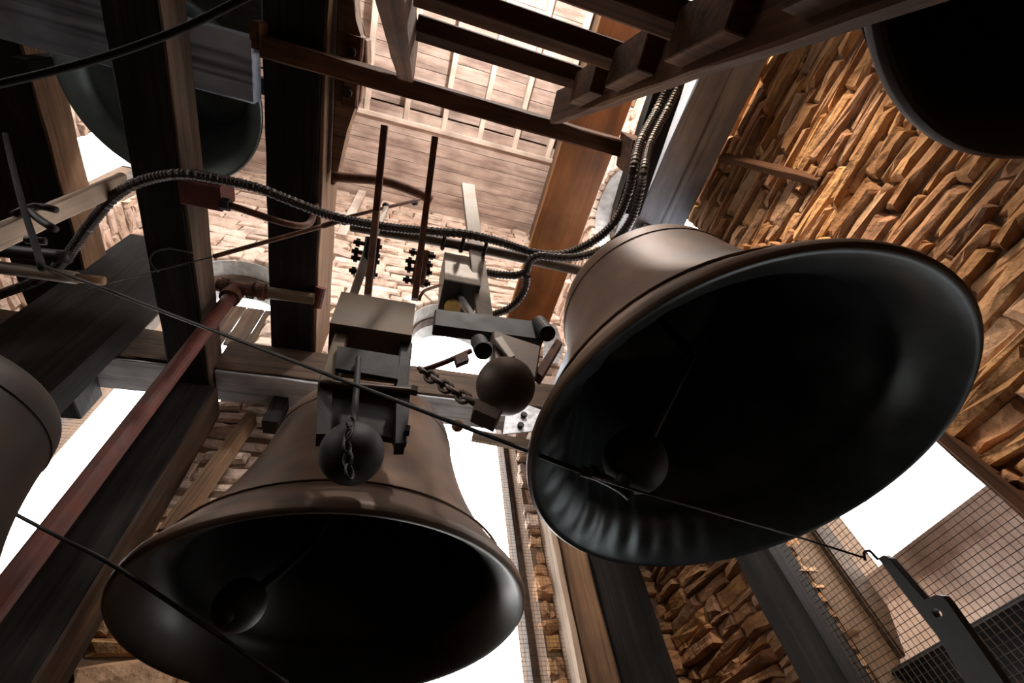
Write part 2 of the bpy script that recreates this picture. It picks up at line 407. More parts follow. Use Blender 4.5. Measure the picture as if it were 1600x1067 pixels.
lay_stones('wall_right', -1.1, YF, -.6, 7.0, lambda z: (.04, .105) if z < 4 else (.11, .2), lambda z: (.16, .62) if z < 4 else (.25, .6), lambda z: .075, lambda z, u: 'stone' if z < 3.9 else 'pale_stone', 296, 3)
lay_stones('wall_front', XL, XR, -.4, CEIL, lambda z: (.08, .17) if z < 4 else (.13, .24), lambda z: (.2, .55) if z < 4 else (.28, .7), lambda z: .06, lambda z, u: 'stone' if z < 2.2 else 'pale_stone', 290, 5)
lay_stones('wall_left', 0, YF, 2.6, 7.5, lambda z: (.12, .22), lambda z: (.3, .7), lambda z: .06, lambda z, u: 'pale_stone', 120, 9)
# plaster soffits and voussoirs
tn = 0
for wn in ('wall_front', 'wall_right', 'wall_left'):
    for o in OPEN[wn]:
        if wn == 'wall_left' and o[0] < 0: continue
        tn += 1
        bm = bmesh.new(); ap = arch_pts(o, 20); mp = MAPS[wn]; c = (o[0]+o[1])/2
        inn = [(c+(u-c)*.97, z-.02) for u, z in ap]
        A = [bm.verts.new(mp(u, -.01, z)) for u, z in inn]; B = [bm.verts.new(mp(u, TH, z)) for u, z in inn]
        A2 = [bm.verts.new(mp(u, -.01, z)) for u, z in ap]; B2 = [bm.verts.new(mp(u, TH, z)) for u, z in ap]
        for i in range(20):
            bm.faces.new((A[i], A[i+1], B[i+1], B[i])); bm.faces.new((A[i], A[i+1], A2[i+1], A2[i])); bm.faces.new((B[i], B[i+1], B2[i+1], B2[i]))
        s = from_bm('trim_%d' % tn, bm, M['plaster']); s['kind'] = 'structure'
        nv = 13; rs = random.Random(tn)
        for i in range(nv):
            a0, a1 = math.pi*(i+.06)/nv, math.pi*(i+.94)/nv; hw = (o[1]-o[0])/2; rise = o[4]; t = rs.uniform(.2, .27)
            q = []
            for (an, ex) in ((a0, 0), (a1, 0), (a1, t), (a0, t)): q.append((c-(hw+ex)*math.cos(an), o[3]+(rise+ex)*math.sin(an)))
            dd = rs.uniform(.05, .09)
            v = prism('voussoir', [mp(u, -dd, z) for u, z in q], mp(0, .12+dd, 0)-mp(0, 0, 0), M['pale_stone'], WALL[wn], .012)

fl = bmesh.new(); 
floor = box('floor', XL, XR, YN, YF, FLOOR-.2, FLOOR-.05, M['floor']); floor['kind'] = 'structure'
y = YN; i = 0
while y < YF-.01:
    y2 = min(y+.2, YF); box('board', XL+.005, XR-.005, y+.003, y2-.003, FLOOR-.05, FLOOR, M['floor'], floor, rough=.001); y = y2
ceiling = box('ceiling', XL, XR, YN, YF, CEIL+.17, CEIL+.35, M['oak']); ceiling['kind'] = 'structure'
y = YF; rs = random.Random(4)
while y > YN+.01:
    y2 = max(y-.22, YN); lo = CEIL if y > 1.74 else CEIL+.14
    box('board', XL, XR, y2+.004, y-.004, lo+rs.uniform(0, .008), lo+.03, M['ceil'], ceiling, rough=.002, ch=.004)
    y = y2
for k in range(-5, 5):
    xx = .24+.67*k
    if XL < xx < XR: box('joist', xx-.045, xx+.045, YN, 1.72, CEIL-.02, CEIL+.14, M['joist'], ceiling, rough=.002)
box('header', XL, XR, 1.72, 1.80, CEIL-.04, CEIL+.14, M['joist'], ceiling, rough=.002)

# the churchyard far below the belfry
gb = bmesh.new(); bmesh.ops.create_circle(gb, cap_ends=True, segments=48, radius=120)
grd = from_bm('ground', gb, M['ground']); grd.location = (0, 0, -13); grd['kind'] = 'structure'
nr = box('bounce_slab', 3.3, 14, -3, 9, -2.0, -1.7, M['bounce_sheet'], rough=0); nr['kind'] = 'structure'  # unseen pale slab added to bounce skylight in at the right window
# windows: frames, wire mesh, louvers ------------------------------------
def wire_grid(name, mp, u0, u1, z0, z1, pitch, parent, d=.0, r_=.0013):
    bm = bmesh.new()
    def strip(a, b):
        dv = (b-a).normalized(); s = dv.orthogonal().normalized(); t = dv.cross(s)
        q = []
        for p in (a, b): q.append([bm.verts.new(p+(s*math.cos(an)+t*math.sin(an))*r_) for an in (0, 2.094, 4.189)])
        for k in range(3): bm.faces.new((q[0][k], q[0][(k+1) % 3], q[1][(k+1) % 3], q[1][k]))
    n = int((u1-u0)/pitch)
    for i in range(n+1):
        u = u0+(u1-u0)*i/n
        strip(mp(u, d, z0), mp(u, d, z1))
    n = int((z1-z0)/pitch)
    for i in range(n+1):
        z = z0+(z1-z0)*i/n
        strip(mp(u0, d, z), mp(u1, d, z))
    o = from_bm(name, bm, M['mesh'], parent); o['kind'] = 'stuff'; return o
def win_frame(name, wn, o, mat, t=.06, dep=.12, d0=.2):
    mp = MAPS[wn]; bm = bmesh.new(); a, b, s, sp, rise = o
    def pr(poly):
        A = [bm.verts.new(mp(u, d0, z)) for u, z in poly]; B = [bm.verts.new(mp(u, d0+dep, z)) for u, z in poly]
        bm.faces.new(A); bm.faces.new(B)
        for i in range(len(A)): bm.faces.new((A[i], A[(i+1) % len(A)], B[(i+1) % len(A)], B[i]))
    pr([(a, s), (a+t, s), (a+t, sp), (a, sp)]); pr([(b-t, s), (b, s), (b, sp), (b-t, sp)]); pr([(a+t, s), (b-t, s), (b-t, s+t), (a+t, s+t)])
    ap = arch_pts(o); c = (a+b)/2; k = 1-2*t/(b-a)
    for (ua, za), (ub, zb) in zip(ap, ap[1:]): pr([(ua, za), (ub, zb), (c+(ub-c)*k, sp+(zb-sp)*(rise-t)/rise), (c+(ua-c)*k, sp+(za-sp)*(rise-t)/rise)])
    f = from_bm(name, bm, mat); f['kind'] = 'structure'; return f
w1 = win_frame('window_1', 'wall_front', OPEN['wall_front'][0], M['oak'], .05)
wire_grid('wire_mesh', MAPS['wall_front'], -2.6, -1.42, 1.5, 3.05, .03, w1, .06, .0011)
w2 = win_frame('window_2', 'wall_front', OPEN['wall_front'][1], M['oak'], .05)
wire_grid('wire_mesh', MAPS['wall_front'], .14, 1.40, -1.0, 3.05, .026, w2, -.1, .0012)
w3 = win_frame('window_3', 'wall_right', OPEN['wall_right'][0], M['oak'], .05)
wire_grid('wire_mesh', MAPS['wall_right'], .90, 1.925, -.9, 3.2, .027, w3, -.085, .0017)
w5 = win_frame('window_5', 'wall_right', OPEN['wall_right'][1], M['oak'], .05)
w4 = win_frame('window_4', 'wall_left', OPEN['wall_left'][0], M['oak'], .05)
box('frame_upright', XR-.18, XR-.02, 1.925, 2.19, -1.2, 3.2, M['black_oak'], w3)
box('frame_upright', XR-.06, XR-.01, .86, .925, -1.2, 3.2, M['stair'], w3)
# louver blades of the right window: sloping outward and down
for zt in (1.05, .50, -.05):
    p = [Vector((XR+.18, .92, zt-.26)), Vector((XR+.18, 1.92, zt-.26)), Vector((XR+.40, 1.92, zt)), Vector((XR+.40, .92, zt))]
for z_in, x_in in ((.80, XR+.35),):
    pass
prism('louver_blade', [(2.70, .93, 1.05), (2.70, 1.91, 1.05), (2.70, 1.91, .90), (2.70, .93, .90)], (.03, 0, 0), M['pinkboard'], w3)
prism('louver_blade', [(2.68, .93, .90), (2.68, 1.91, .90), (2.52, 1.91, .60), (2.52, .93, .60)], (.03, 0, .01), M['pinkboard'], w3)
for k in range(8):
    zz = .60-k*.2
    prism('louver_blade', [(2.44, .93, zz), (2.44, 1.91, zz), (2.66, 1.91, zz-.16), (2.66, .93, zz-.16)], (.02, 0, .02), M['black_oak'], w3)
# board shutter in the upper left window
sh0 = PT(353, 482, Y=3.55); sh1 = PT(420, 528, Y=3.55)
for k in range(3):
    xa = sh0.x+(sh1.x-sh0.x)*k/3; xb = sh0.x+(sh1.x-sh0.x)*(k+1)/3
    box('shutter_board', xa+.006, xb-.004, 3.54, 3.57, 4.35, 5.1, M['oak'], w1, rough=.002)
# portals help daylight through every opening
for wn in OPEN:
    for o in OPEN[wn]:
        c = MAPS[wn]((o[0]+o[1])/2, TH-.02, (o[2]+o[3]+o[4])/2)
        rz = {'wall_front': (R(-90), 0, 0), 'wall_back': (R(90), 0, 0), 'wall_right': (R(90), 0, R(90)), 'wall_left': (R(90), 0, R(-90))}[wn]
        area_light('window_daylight', c, rz, o[1]-o[0], o[3]+o[4]-o[2], 0, True)

# ------------------------------------------------------------------ bell frame timbers
def T(o, label, cat='beam', group=None): return tag(o, label, cat, group)
lb = T(box('frame_beam', -1.65, -1.395, YN, 3.02, 3.0, 3.28, M['black_oak']), 'long dark overhead beam, left of the two that widen toward the top edge')
cb = T(box('frame_beam', -1.06, -.715, YN, 3.05, 3.47, 4.10, M['black_oak']), 'long black overhead beam with a paler lit side and bolted iron lugs')
T(box('frame_beam', 1.74, 2.17, YN, 3.2, 3.47, 3.75, M['blue_lit_grey_paint']), 'bluish grey weathered beam beside the right stone wall')
mb = T(box('frame_beam', -2.95, -2.48, YN, 2.9, 3.63, 3.92, M['black_oak']), 'grey edged overhead beam at the far left, near the green bell')
T(box('cross_beam', -3.38, -1.065, .42, .77, 3.30, 3.45, M['blue_lit_grey_paint']), 'broad grey cross beam filling the top left corner')
fb1 = T(box('cross_beam', -3.3, -1.66, 2.78, 3.13, 3.1, 3.47, M['oak']), 'cross beam end above the left bright window, underside lit blue')
fb2 = T(box('cross_beam', -1.38, 2.3, 2.78, 3.13, 3.1, 3.47, M['oak']), 'cross beam on the far wall behind the near bell, underside lit blue')
box('lit_side_board', -1.395, -1.375, YN, 3.0, 3.005, 3.275, M['oak'], lb, rough=.003)  # paler side boards put the light on these faces into colour
box('lit_side_board', -.715, -.685, -1.5, 3.0, 3.475, 4.09, M['worn'], cb, rough=.003)
for p_, xa, xb in ((fb1, -3.25, -1.68), (fb2, -1.36, 1.35)): box('lit_underside_board', xa, xb, 2.80, 3.12, 3.075, 3.105, M['lit_underside'], p_, rough=.002)  # pale boards painted as window light under the cross beams
box('lit_side_board', -2.48, -2.46, YN, 2.88, 3.635, 3.915, M['worn'], mb, rough=.003)
dk = empty('upper_platform', (-2, -.8, 4.6)); tag(dk, 'black boarded platform above the broad grey cross beam, top left', 'platform')
for k in range(10): box('board', -3.3, -.74, .58-.3*(k+1)+.004, .58-.3*k-.004, 4.62, 4.67, M['black_oak'], dk, rough=.002)
T(box('wall_stud', PT(552, 330, Y=3.2).x-.07, PT(552, 330, Y=3.2).x+.07, 3.15, 3.26, PT(540, 372, Y=3.2).z, PT(566, 293, Y=3.2).z, M['joist']), 'whitish upright stud on the bright upper wall, below the curved arm', 'stud')
T(box('stair_bearer', -1.03, 1.50, .40, .51, 3.32, 3.47, M['stair']), 'slim dark joist the ladder stair rests on')
T(box('varnished_board', 1.30, 1.86, -1.2, 3.3, 4.80, 4.86, M['varnish'], rough=.001), 'wide orange brown varnished board behind the foot of the ladder stair', 'board')
T(box('frame_post', -2.5, -1.9, 2.40, 2.6, FLOOR, 4.35, M['black_oak']), 'broad black post at the left edge, cut level at its top', 'post')
pb = T(box('frame_post', -1.67, -1.335, 2.88, 3.2, FLOOR, 2.99, M['black_oak']), 'dark square post under the left beam, between the red pipe and the stone', 'post')
box('lit_side_board', -1.335, -1.315, 2.885, 3.19, 0, 2.98, M['oak'], pb, rough=.003)  # browner strip holds the light on the post's right side
T(box('frame_post', 1.67, 2.06, 3.02, 3.27, FLOOR, 3.09, M['black_oak']), 'dark post at the bottom, right of the bright window', 'post')
T(box('window_jamb', 1.46, 1.665, 3.05, 3.27, FLOOR, 3.09, M['worn']), 'cracked pinkish brown upright against the dark post at the bottom', 'post')
T(box('window_jamb', 1.40, 1.445, 3.06, 3.27, FLOOR, 3.09, M['pale']), 'narrow pale upright strip beside the bright window mesh', 'post')

b_ = box('corbel_block', -2.50, -2.20, 2.70, 3.2, 2.80, 3.08, M['black_oak']); T(b_, 'short dark square timber end under the far left cross beam', 'block')
T(timber('wall_strut', PT(1128, 246, X=2.12), PT(1284, 283, X=2.33), .05, .07, M['stair']), 'short brown strut sticking out over the right stone wall', 'strut')
T(timber('wall_batten', PT(392, 655, Y=3.2), PT(262, 836, Y=2.95), .09, .11, M['worn']), 'brown batten leaning across the stone pier left of the near bell', 'batten')
T(box('short_stud', -.93, -.81, 3.0, 3.14, 2.78, 3.08, M['black_oak']), 'short black stud under the cross beam, above the near bell shoulder', 'stud')
T(timber('leaning_board', PT(193, 283, Y=1.25), PT(-60, 397, Y=1.25), .035, .10, M['pale'], up=(0, 1, 0)), 'pale narrow board rising from the left edge, crossed by iron clamps', 'board')
T(timber('loose_plank', PT(738, 680, Y=3.2), PT(830, 697, Y=3.16), .05, .13, M['pale']), 'small pale plank end under the cross beam between the two big bells', 'plank')
# iron lugs bolted to the side of the second overhead beam
for i, (pa, lab) in enumerate((((556, 80), 'upper rusty lug with bolt on the side of the black overhead beam'), ((550, 142), 'lower rusty lug with bolt on the side of the black overhead beam'))):
    c = PT(pa[0], pa[1], Z=3.62); t = empty('iron_lug', c); tag(t, lab, 'lug', 'lugs on the overhead beam')
    box('plate', c.x-.05, c.x+.05, c.y-.09, c.y+.09, 3.54, 3.60, M['rust'], t, rough=.006, ch=.02)
    cyl('bolt', (c.x-.01, c.y, 3.49), (c.x-.01, c.y, 3.55), .028, M['iron'], t, 10)
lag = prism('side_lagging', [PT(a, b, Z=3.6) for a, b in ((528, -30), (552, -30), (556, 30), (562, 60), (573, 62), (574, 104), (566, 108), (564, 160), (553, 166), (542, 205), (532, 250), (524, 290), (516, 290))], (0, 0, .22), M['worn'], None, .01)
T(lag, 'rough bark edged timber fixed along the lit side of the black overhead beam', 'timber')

# ladder stair ---------------------------------------------------------
st = empty('ladder_stair', (.3, -.9, FLOOR)); tag(st, 'steep brown ladder stair with stepped cleats at the top of the picture', 'stair')
def sy(z): return .33-(3.03-z)*.2727
dv = Vector((0, -.2727, -1)).normalized(); nv = Vector((0, 1, -.2727)).normalized()
for xs, tw in ((-.19, .10), (.80, .06)):
    timber('stringer', Vector((xs, sy(3.30), 3.30))-nv*.09, Vector((xs, sy(FLOOR), FLOOR))-nv*.09, tw, .2, M['stair'], st, up=(0, 1, 0))
z = 2.76
while z > FLOOR+.2:
    yc = sy(z)-.16
    prism('tread', [(-.135, yc-.055, z+.02), (-.135, yc-.05, z-.02), (-.135, yc+.015, z-.035), (-.135, yc+.06, z+.0), (-.135, yc+.06, z+.04)], (.90, 0, 0), M['stair'], st, .003)
    e0 = sy(z-.02)-.19; e1 = sy(z-.34)-.19
    prism('cleat', [(.70, e0+.01, z-.03), (.70, e1+.005, z-.34), (.70, e1+.15, z-.37), (.70, e0+.16, z-.06)], (.075, 0, 0), M['stair'], st, .004)
    z -= .51

# bells ------------------------------------------------------------------
PROF = [(1.0, 0), (1.0, .03), (.985, .06), (.93, .14), (.86, .25), (.79, .38), (.72, .55), (.66, .75), (.62, .95), (.60, 1.1), (.585, 1.22), (.55, 1.30), (.48, 1.36), (.3, 1.40), (.08, 1.42)]
INN = [(.08, 1.34), (.42, 1.29), (.53, 1.2), (.545, 1.08), (.565, .93), (.605, .74), (.66, .55), (.725, .38), (.78, .25), (.80, .17), (.855, .09), (.93, .02), (.975, -.012)]
def fine(p, k=4):
    o = []
    P = [(2*p[0][0]-p[1][0], 2*p[0][1]-p[1][1])]+p+[(2*p[-1][0]-p[-2][0], 2*p[-1][1]-p[-2][1])]
    for i in range(1, len(P)-2):
        for j in range(k):
            t = j/k; q = []
            for ax in (0, 1):
                a, b, c, d = (P[i-1][ax], P[i][ax], P[i+1][ax], P[i+2][ax])
                q.append(.5*((2*b)+(c-a)*t+(2*a-5*b+4*c-d)*t*t+(3*b-a-3*c+d)*t**3))
            o.append(tuple(q))
    o.append(p[-1]); return o
def ring(name, r_, z_, t, c, mat, parent):
    return lathe(name, [(r_-t, z_-t), (r_+t*.4, z_-t*.7), (r_+t, z_), (r_+t*.4, z_+t*.7), (r_-t, z_+t), (r_-t, z_-t)], c, mat, parent, 72)
def bell(label, c, r_, mat, mouth_mat=None, bands=True, gleam_flute=None):
    b = empty('bell', c); tag(b, label, 'bell', 'bells of the chime')
    pr = [(.986*r_, -.012*r_)]+[(a*r_, z*r_) for a, z in fine(PROF, 4)]
    lathe('body', pr, c, mat, b, 96)
    lathe('inner_face', [(a*r_, z*r_) for a, z in fine(INN, 3)]+[(.986*r_, -.012*r_)], c, mouth_mat or M['dark_inside'], b, 288 if gleam_flute else 96, gleam_flute=gleam_flute)
    if bands:
        for rr, zz, t in ((.893, .215, .0045), (.600, 1.12, .003)):
            ring('moulding', rr*r_, zz*r_, t, c, mat, b)
    return b
def clapper(b, c, r_, bp, br, pz_):
    c = Vector(c); bp = Vector(bp); top = Vector((c.x, c.y, pz_)); 
    k = empty('clapper', bp); k.parent = b; k.location = bp-b.location
    return k, top, bp
BELL1 = Vector((-.070, 2.111, .9)); BELL2 = Vector((1.141, .878, .9)); BELL3 = Vector((1.50, -.8625, 1.25))
BELL4 = Vector((-1.31, 1.386, .558)); BELL5 = Vector((-1.645, .874, 3.47))
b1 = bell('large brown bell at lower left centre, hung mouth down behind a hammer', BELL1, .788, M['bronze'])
b2 = bell('largest looking bell at right, mouth tilted toward us with a ribbed gleam inside its lip', BELL2, .716, M['bronze'], M['inner_green'], gleam_flute=(.007, .46))  # one-sided flutes put striped window light into the lip's shape
b3 = bell('dark bell cut off by the top right corner', BELL3, .79, M['shaded_bronze'])
b4 = bell('dark bell cut off by the left edge before the bright window', BELL4, .52, M['shaded_bronze'])
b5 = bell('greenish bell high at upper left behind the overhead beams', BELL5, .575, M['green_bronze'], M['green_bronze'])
def add_clapper(b, bp, br, top, crown=1.0):
    bp = Vector(bp); top = Vector(top)
    bm = bmesh.new(); d = (bp-top)
    path = [top+d*(i/12) for i in range(13)]+[bp+d.normalized()*br*1.25]
    tube_bm(bm, path, lambda i: .016+.008*i/13, 12)
    bm2 = bmesh.new(); bmesh.ops.create_uvsphere(bm2, u_segments=32, v_segments=18, radius=br); bmesh.ops.translate(bm2, vec=bp, verts=bm2.verts)
    r_ = from_bm('clapper', bm, M['iron'], b, True)
    o = from_bm('clapper_ball', bm2, M['iron'], r_, True)
    o.parent = r_; o.matrix_parent_inverse = Matrix()
    cyl('clapper_staple', top, Vector((b.location.x, b.location.y, b.location.z+crown)), .02, M['iron'], b, 10)
add_clapper(b1, PT(375, 945, Z=.87), .088, PT(492, 848, Z=1.42), 1.05)
add_clapper(b2, PT(992, 720, Z=.85), .096, PT(1082, 556, Z=1.40), .95)
add_clapper(b3, BELL3+Vector((.15, -.1, 0)), .1, BELL3+Vector((0, 0, .5)))
add_clapper(b4, BELL4+Vector((.1, 0, 0)), .08, BELL4+Vector((0, 0, .4)), .69)
def hanger(b, pts, w_=.10, h_=.10, mat='iron'):
    for a, c in zip(pts, pts[1:]): timber('hanger', a, c, w_, h_, M[mat], b, rough=.001)
hanger(b1, [(-.07, 2.11, 2.0), (-.07, 2.11, 2.17), (-.07, 2.95, 3.12)])
hanger(b2, [(1.141, .878, 1.88), (1.2, .9, 2.02), (1.86, 1.0, 3.48)], .08, .08)
hanger(b3, [(1.50, -.8625, 2.33), (1.55, -.8625, 2.48), (1.9, -.8625, 3.48)])
hanger(b4, [(-1.42, 1.30, 1.25), (-1.46, 1.25, 1.33)], .06, .06)
hanger(b4, [(-1.44, 1.25, 1.33), (-3.41, 1.25, 1.33)], .07, .07, 'black_oak')
hanger(b5, [(-1.645, .874, 4.27), (-1.645, .874, 4.42)])
hanger(b5, [(-2.25, .874, 4.42), (-.8, .874, 4.42)], .12, .12, 'black_oak')
hanger(b5, [(-.86, .874, 3.79), (-.86, .874, 4.4)], .10, .10, 'black_oak')
hanger(b5, [(-2.25, .874, 3.27), (-2.25, .874, 4.4)], .08, .08, 'black_oak')

# hammer of the near bell -----------------------------------------------
h1 = empty('bell_hammer', (-.08, 1.2, 1.0)); tag(h1, 'black ball hammer under a drab steel box, in front of the near bell', 'hammer', 'bell hammers')
ball('hammer_ball', PT(550, 708, Y=1.2), .10, M['iron'], h1)
bx = box('actuator_box', -.285, .065, 1.2, 1.50, 1.705, 1.985, M['drab'], h1, rough=0, ch=.004)
q = [PT(a, b, Y=1.22) for a, b in ((527, 540), (624, 556), (622, 592), (524, 575))]
prism('bracket', q, (0, .02, 0), M['iron'], h1)
q = [PT(a, b, Y=1.30) for a, b in ((497, 592), (642, 604), (636, 690), (617, 692), (614, 684), (545, 672), (494, 678))]
prism('yoke_plate', q, (0, .03, 0), M['iron'], h1)
prism('yoke_arm', [PT(a, b, Y=1.22) for a, b in ((620, 600), (642, 602), (634, 692), (618, 692))], (0, .06, 0), M['iron'], h1)
prism('yoke_arm', [PT(a, b, Y=1.22) for a, b in ((497, 594), (520, 596), (516, 678), (494, 678))], (0, .06, 0), M['iron'], h1)
cyl('pivot_pin', PT(500, 598, Y=1.21), PT(652, 612, Y=1.21), .014, M['brown_iron'], h1, 10)
cyl('pivot_nut', PT(642, 609, Y=1.21), PT(652, 611, Y=1.21), .022, M['brown_iron'], h1, 6)
cyl('pivot_nut', PT(632, 672, Y=1.21), PT(640, 673, Y=1.21), .022, M['iron'], h1, 6)
box('side_plate', -.26, -.20, 1.24, 1.34, 1.38, 1.71, M['drab'], h1, rough=0)
box('side_plate', .02, .075, 1.24, 1.34, 1.38, 1.71, M['iron'], h1, rough=0)
cyl('hammer_shank', PT(560, 560, Y=1.2), PT(552, 680, Y=1.2), .012, M['iron'], h1, 10)
def chain(name, pts, label, lk=.045, wr=.0065, group=None, mat='brown_iron'):
    path = smooth_path(pts, lk*.72)
    out = [path[0]]; acc = 0
    for a, b in zip(path, path[1:]):
        acc += (b-a).length
        if acc >= lk*.66: out.append(b); acc = 0
    t = empty(name, out[0]); tag(t, label, 'chain', group)
    for i, (a, b) in enumerate(zip(out, out[1:])):
        d = (b-a).normalized(); u = d.orthogonal().normalized(); v = d.cross(u)
        if i % 2: u, v = v, u
        c = (a+b)/2; L = lk*.5; Wd = lk*.30; loop = []
        for k in range(12):
            an = 2*math.pi*k/12; loop.append(c+d*(math.cos(an)*L)+u*(math.sin(an)*Wd))
        bm = bmesh.new(); rg = []
        for k in range(12):
            tn_ = (loop[(k+1) % 12]-loop[k-1]).normalized(); s_ = tn_.cross(v).normalized()
            rg.append([bm.verts.new(loop[k]+(s_*math.cos(x)+v*math.sin(x))*wr) for x in (0, 1.257, 2.513, 3.77, 5.027)])
        for k in range(12):
            for j in range(5): bm.faces.new((rg[k][j], rg[k][(j+1) % 5], rg[(k+1) % 12][(j+1) % 5], rg[(k+1) % 12][j]))
        from_bm('link', bm, M[mat], t, True)
    return t
chain('chain', [PT(550, 652, Y=1.09), PT(542, 690, Y=1.085), PT(547, 748, Y=1.09)], 'short chain hanging over the near black hammer ball', .05, .004, None, 'iron')

# hammer of the right bell --------------------------------------------------
HB = PT(790, 603, Y=.877)
h2 = empty('bell_hammer', HB); tag(h2, 'brown ball hammer on a pivoted bracket, left of the right bell', 'hammer', 'bell hammers')
ball('hammer_ball', HB, .092, M['brown_iron'], h2)
YB = .98
prism('mount_bar', [PT(a, b, Y=YB) for a, b in ((680, 482), (850, 503), (850, 531), (678, 508))], (0, .05, 0), M['iron'], h2, .004)
c0 = PT(850, 517, Y=YB-.02)
cyl('pivot_boss', c0+Vector((0, -.02, -.05)), c0+Vector((0, .02, .09)), .034, M['iron'], h2, 20)
cyl('pivot_boss_bore', c0+Vector((0, -.022, -.056)), c0+Vector((0, -.018, -.04)), .016, M['black_pipe'], h2, 12)
c1 = PT(752, 545, Y=YB-.04)
cyl('pivot_boss', c1+Vector((0, -.02, -.04)), c1+Vector((0, .02, .07)), .032, M['iron'], h2, 20)
prism('hammer_arm', [PT(a, b, Y=.93) for a, b in ((770, 515), (846, 540), (838, 590), (800, 600), (772, 585))], (0, .05, 0), M['brown_iron'], h2, .006)
prism('hammer_arm', [PT(a, b, Y=.91) for a, b in ((772, 528), (784, 524), (806, 556), (796, 560))], (0, .03, 0), M['greysteel'], h2, .003)
prism('clevis', [PT(a, b, Y=.86) for a, b in ((744, 622), (786, 640), (777, 657), (740, 640))], (0, .05, 0), M['brown_iron'], h2, .003)
tube('pull_rod', [PT(656, 580, Y=.99), PT(695, 566, Y=.98), PT(736, 548, Y=.96)], .010, M['rust'], h2)
prism('rod_sleeve', [PT(a, b, Y=.955) for a, b in ((710, 556), (730, 548), (734, 562), (714, 570))], (0, .02, 0), M['rust'], h2, .003)
prism('spring_stay', [PT(a, b, Y=.95) for a, b in ((836, 580), (870, 528), (880, 535), (848, 590))], (0, .04, 0), M['rust'], h2, .004)
chain('chain', [PT(657, 577, Y=.99), PT(690, 600, Y=.95), PT(716, 616, Y=.92), PT(748, 633, Y=.88)], 'rusty chain sloping down to the brown ball hammer', .058, .0075)
bb = empty('actuator_box', (.32, 1.35, 2.4)); tag(bb, 'small drab steel box with a yellow knob, clamped to a flat bar', 'box')
box('housing', .215, .435, 1.25, 1.46, 2.40, 2.77, M['greysteel'], bb, rough=0, ch=.004)
box('dark_underside', .217, .433, 1.252, 1.458, 2.388, 2.402, M['black_pipe'], bb, rough=0, ch=.002)  # black sheet paints the shade under the box
kc = PT(707, 478, Z=2.39); cyl('knob', kc+Vector((0, 0, -.03)), kc+Vector((0, 0, .01)), .05, M['yellow'], bb, 20)
timber('stay', (.33, 1.36, 2.42), PT(740, 500, Y=YB+.03), .03, .03, M['black_pipe'], bb)
T(timber('flat_bar', PT(731, 289, Z=3.45), PT(757, 492, Z=2.25), .10, .025, M['greysteel'], up=(0, 1, 0), rough=.001, ch=.003), 'upright grey flat bar behind the small drab box', 'bar')

# pipes, conduits and rods -------------------------------------------------
T(tube('steel_pipe', [PT(548, 353, Z=2.79), PT(745, 388, Z=2.79), PT(916, 425, Z=2.79)], .034, M['brown_iron']), 'brown pipe running behind the looping conduit to the right bell', 'pipe')
for a, b in ((693, 376), (722, 380), (757, 386)):
    c = PT(a, b, Z=2.76); t = tube('pipe_clamp', [c+Vector((0, -.05, .06)), c+Vector((0, -.06, -.03)), c+Vector((0, .03, -.05)), c+Vector((0, .06, .03))], .012, M['iron'])
    tag(t, {693: 'left', 722: 'middle', 757: 'right'}[a]+' iron clamp of three tying the conduit to the brown pipe', 'clamp', 'conduit clamps')
zc = 2.70
T(conduit('flexible_conduit', [PT(a, b, Z=zc) for a, b in ((-40, 475), (0, 460), (60, 437), (100, 406), (140, 352), (180, 306), (225, 282), (280, 272), (330, 278), (400, 293), (450, 312), (520, 338), (600, 354), (680, 362), (730, 366), (780, 378), (835, 395), (880, 397), (925, 378), (962, 345), (982, 300), (990, 262))]+[PT(1000, 222, Z=2.9), PT(1030, 165, Z=3.2), PT(1062, 95, Z=3.3), PT(1085, 30, Z=3.3)], .029, M['conduit']), 'long ribbed conduit arching from the left edge across to the beams at right', 'conduit', 'flexible conduits')
T(conduit('flexible_conduit', [PT(a, b, Z=zc-.07) for a, b in ((752, 425), (780, 429), (806, 430), (822, 424), (828, 408), (842, 400), (868, 402), (905, 401), (950, 385), (985, 345), (1002, 290), (1006, 265))]+[PT(1015, 225, Z=2.9), PT(1046, 165, Z=3.15), PT(1080, 95, Z=3.3), PT(1110, 30, Z=3.3)], .027, M['conduit']), 'ribbed conduit from the small drab box rising beside the blue beam', 'conduit', 'flexible conduits')
T(conduit('flexible_conduit', [PT(a, b, Z=zc-.12) for a, b in ((823, 432), (821, 448), (812, 466), (795, 482), (770, 492))], .027, M['conduit']), 'short ribbed conduit looping down beside the flat bar', 'conduit', 'flexible conduits')
T(timber('wiring_batten', PT(1050, 108, Z=3.38), PT(978, 330, Z=3.38), .20, .12, M['black_oak']), 'black batten carrying the conduits beside the blue beam', 'batten')
T(prism('batten_block', [PT(a, b, Z=3.1) for a, b in ((990, 218), (1017, 226), (1003, 284), (981, 276))], (0, 0, .28), M['stair'], None, .006), 'brown wood block at the right end of the slim joist', 'block')
T(box('end_block', -1.07, -1.02, .33, .47, 3.30, 3.47, M['stair']), 'small brown block on the left end of the slim joist', 'block')
rp = empty('red_pipe', (-1.25, 2.2, FLOOR)); tag(rp, 'tall rusty red standpipe slanting from centre to the lower left', 'pipe')
pj_ = PT(366, 456, Z=3.38)
cyl('riser', (pj_.x, pj_.y, FLOOR), pj_, .05, M['red'], rp, 18)
cyl('branch', PT(340, 445, Z=3.40), PT(420, 458, Z=3.40), .052, M['rust'], rp, 14)
cyl('branch', PT(410, 456, Z=3.40), PT(492, 467, Z=3.40), .048, M['drab'], rp, 14)
cyl('tee_collar', pj_+Vector((0, 0, -.10)), pj_+Vector((0, 0, .02)), .075, M['rust'], rp, 16)
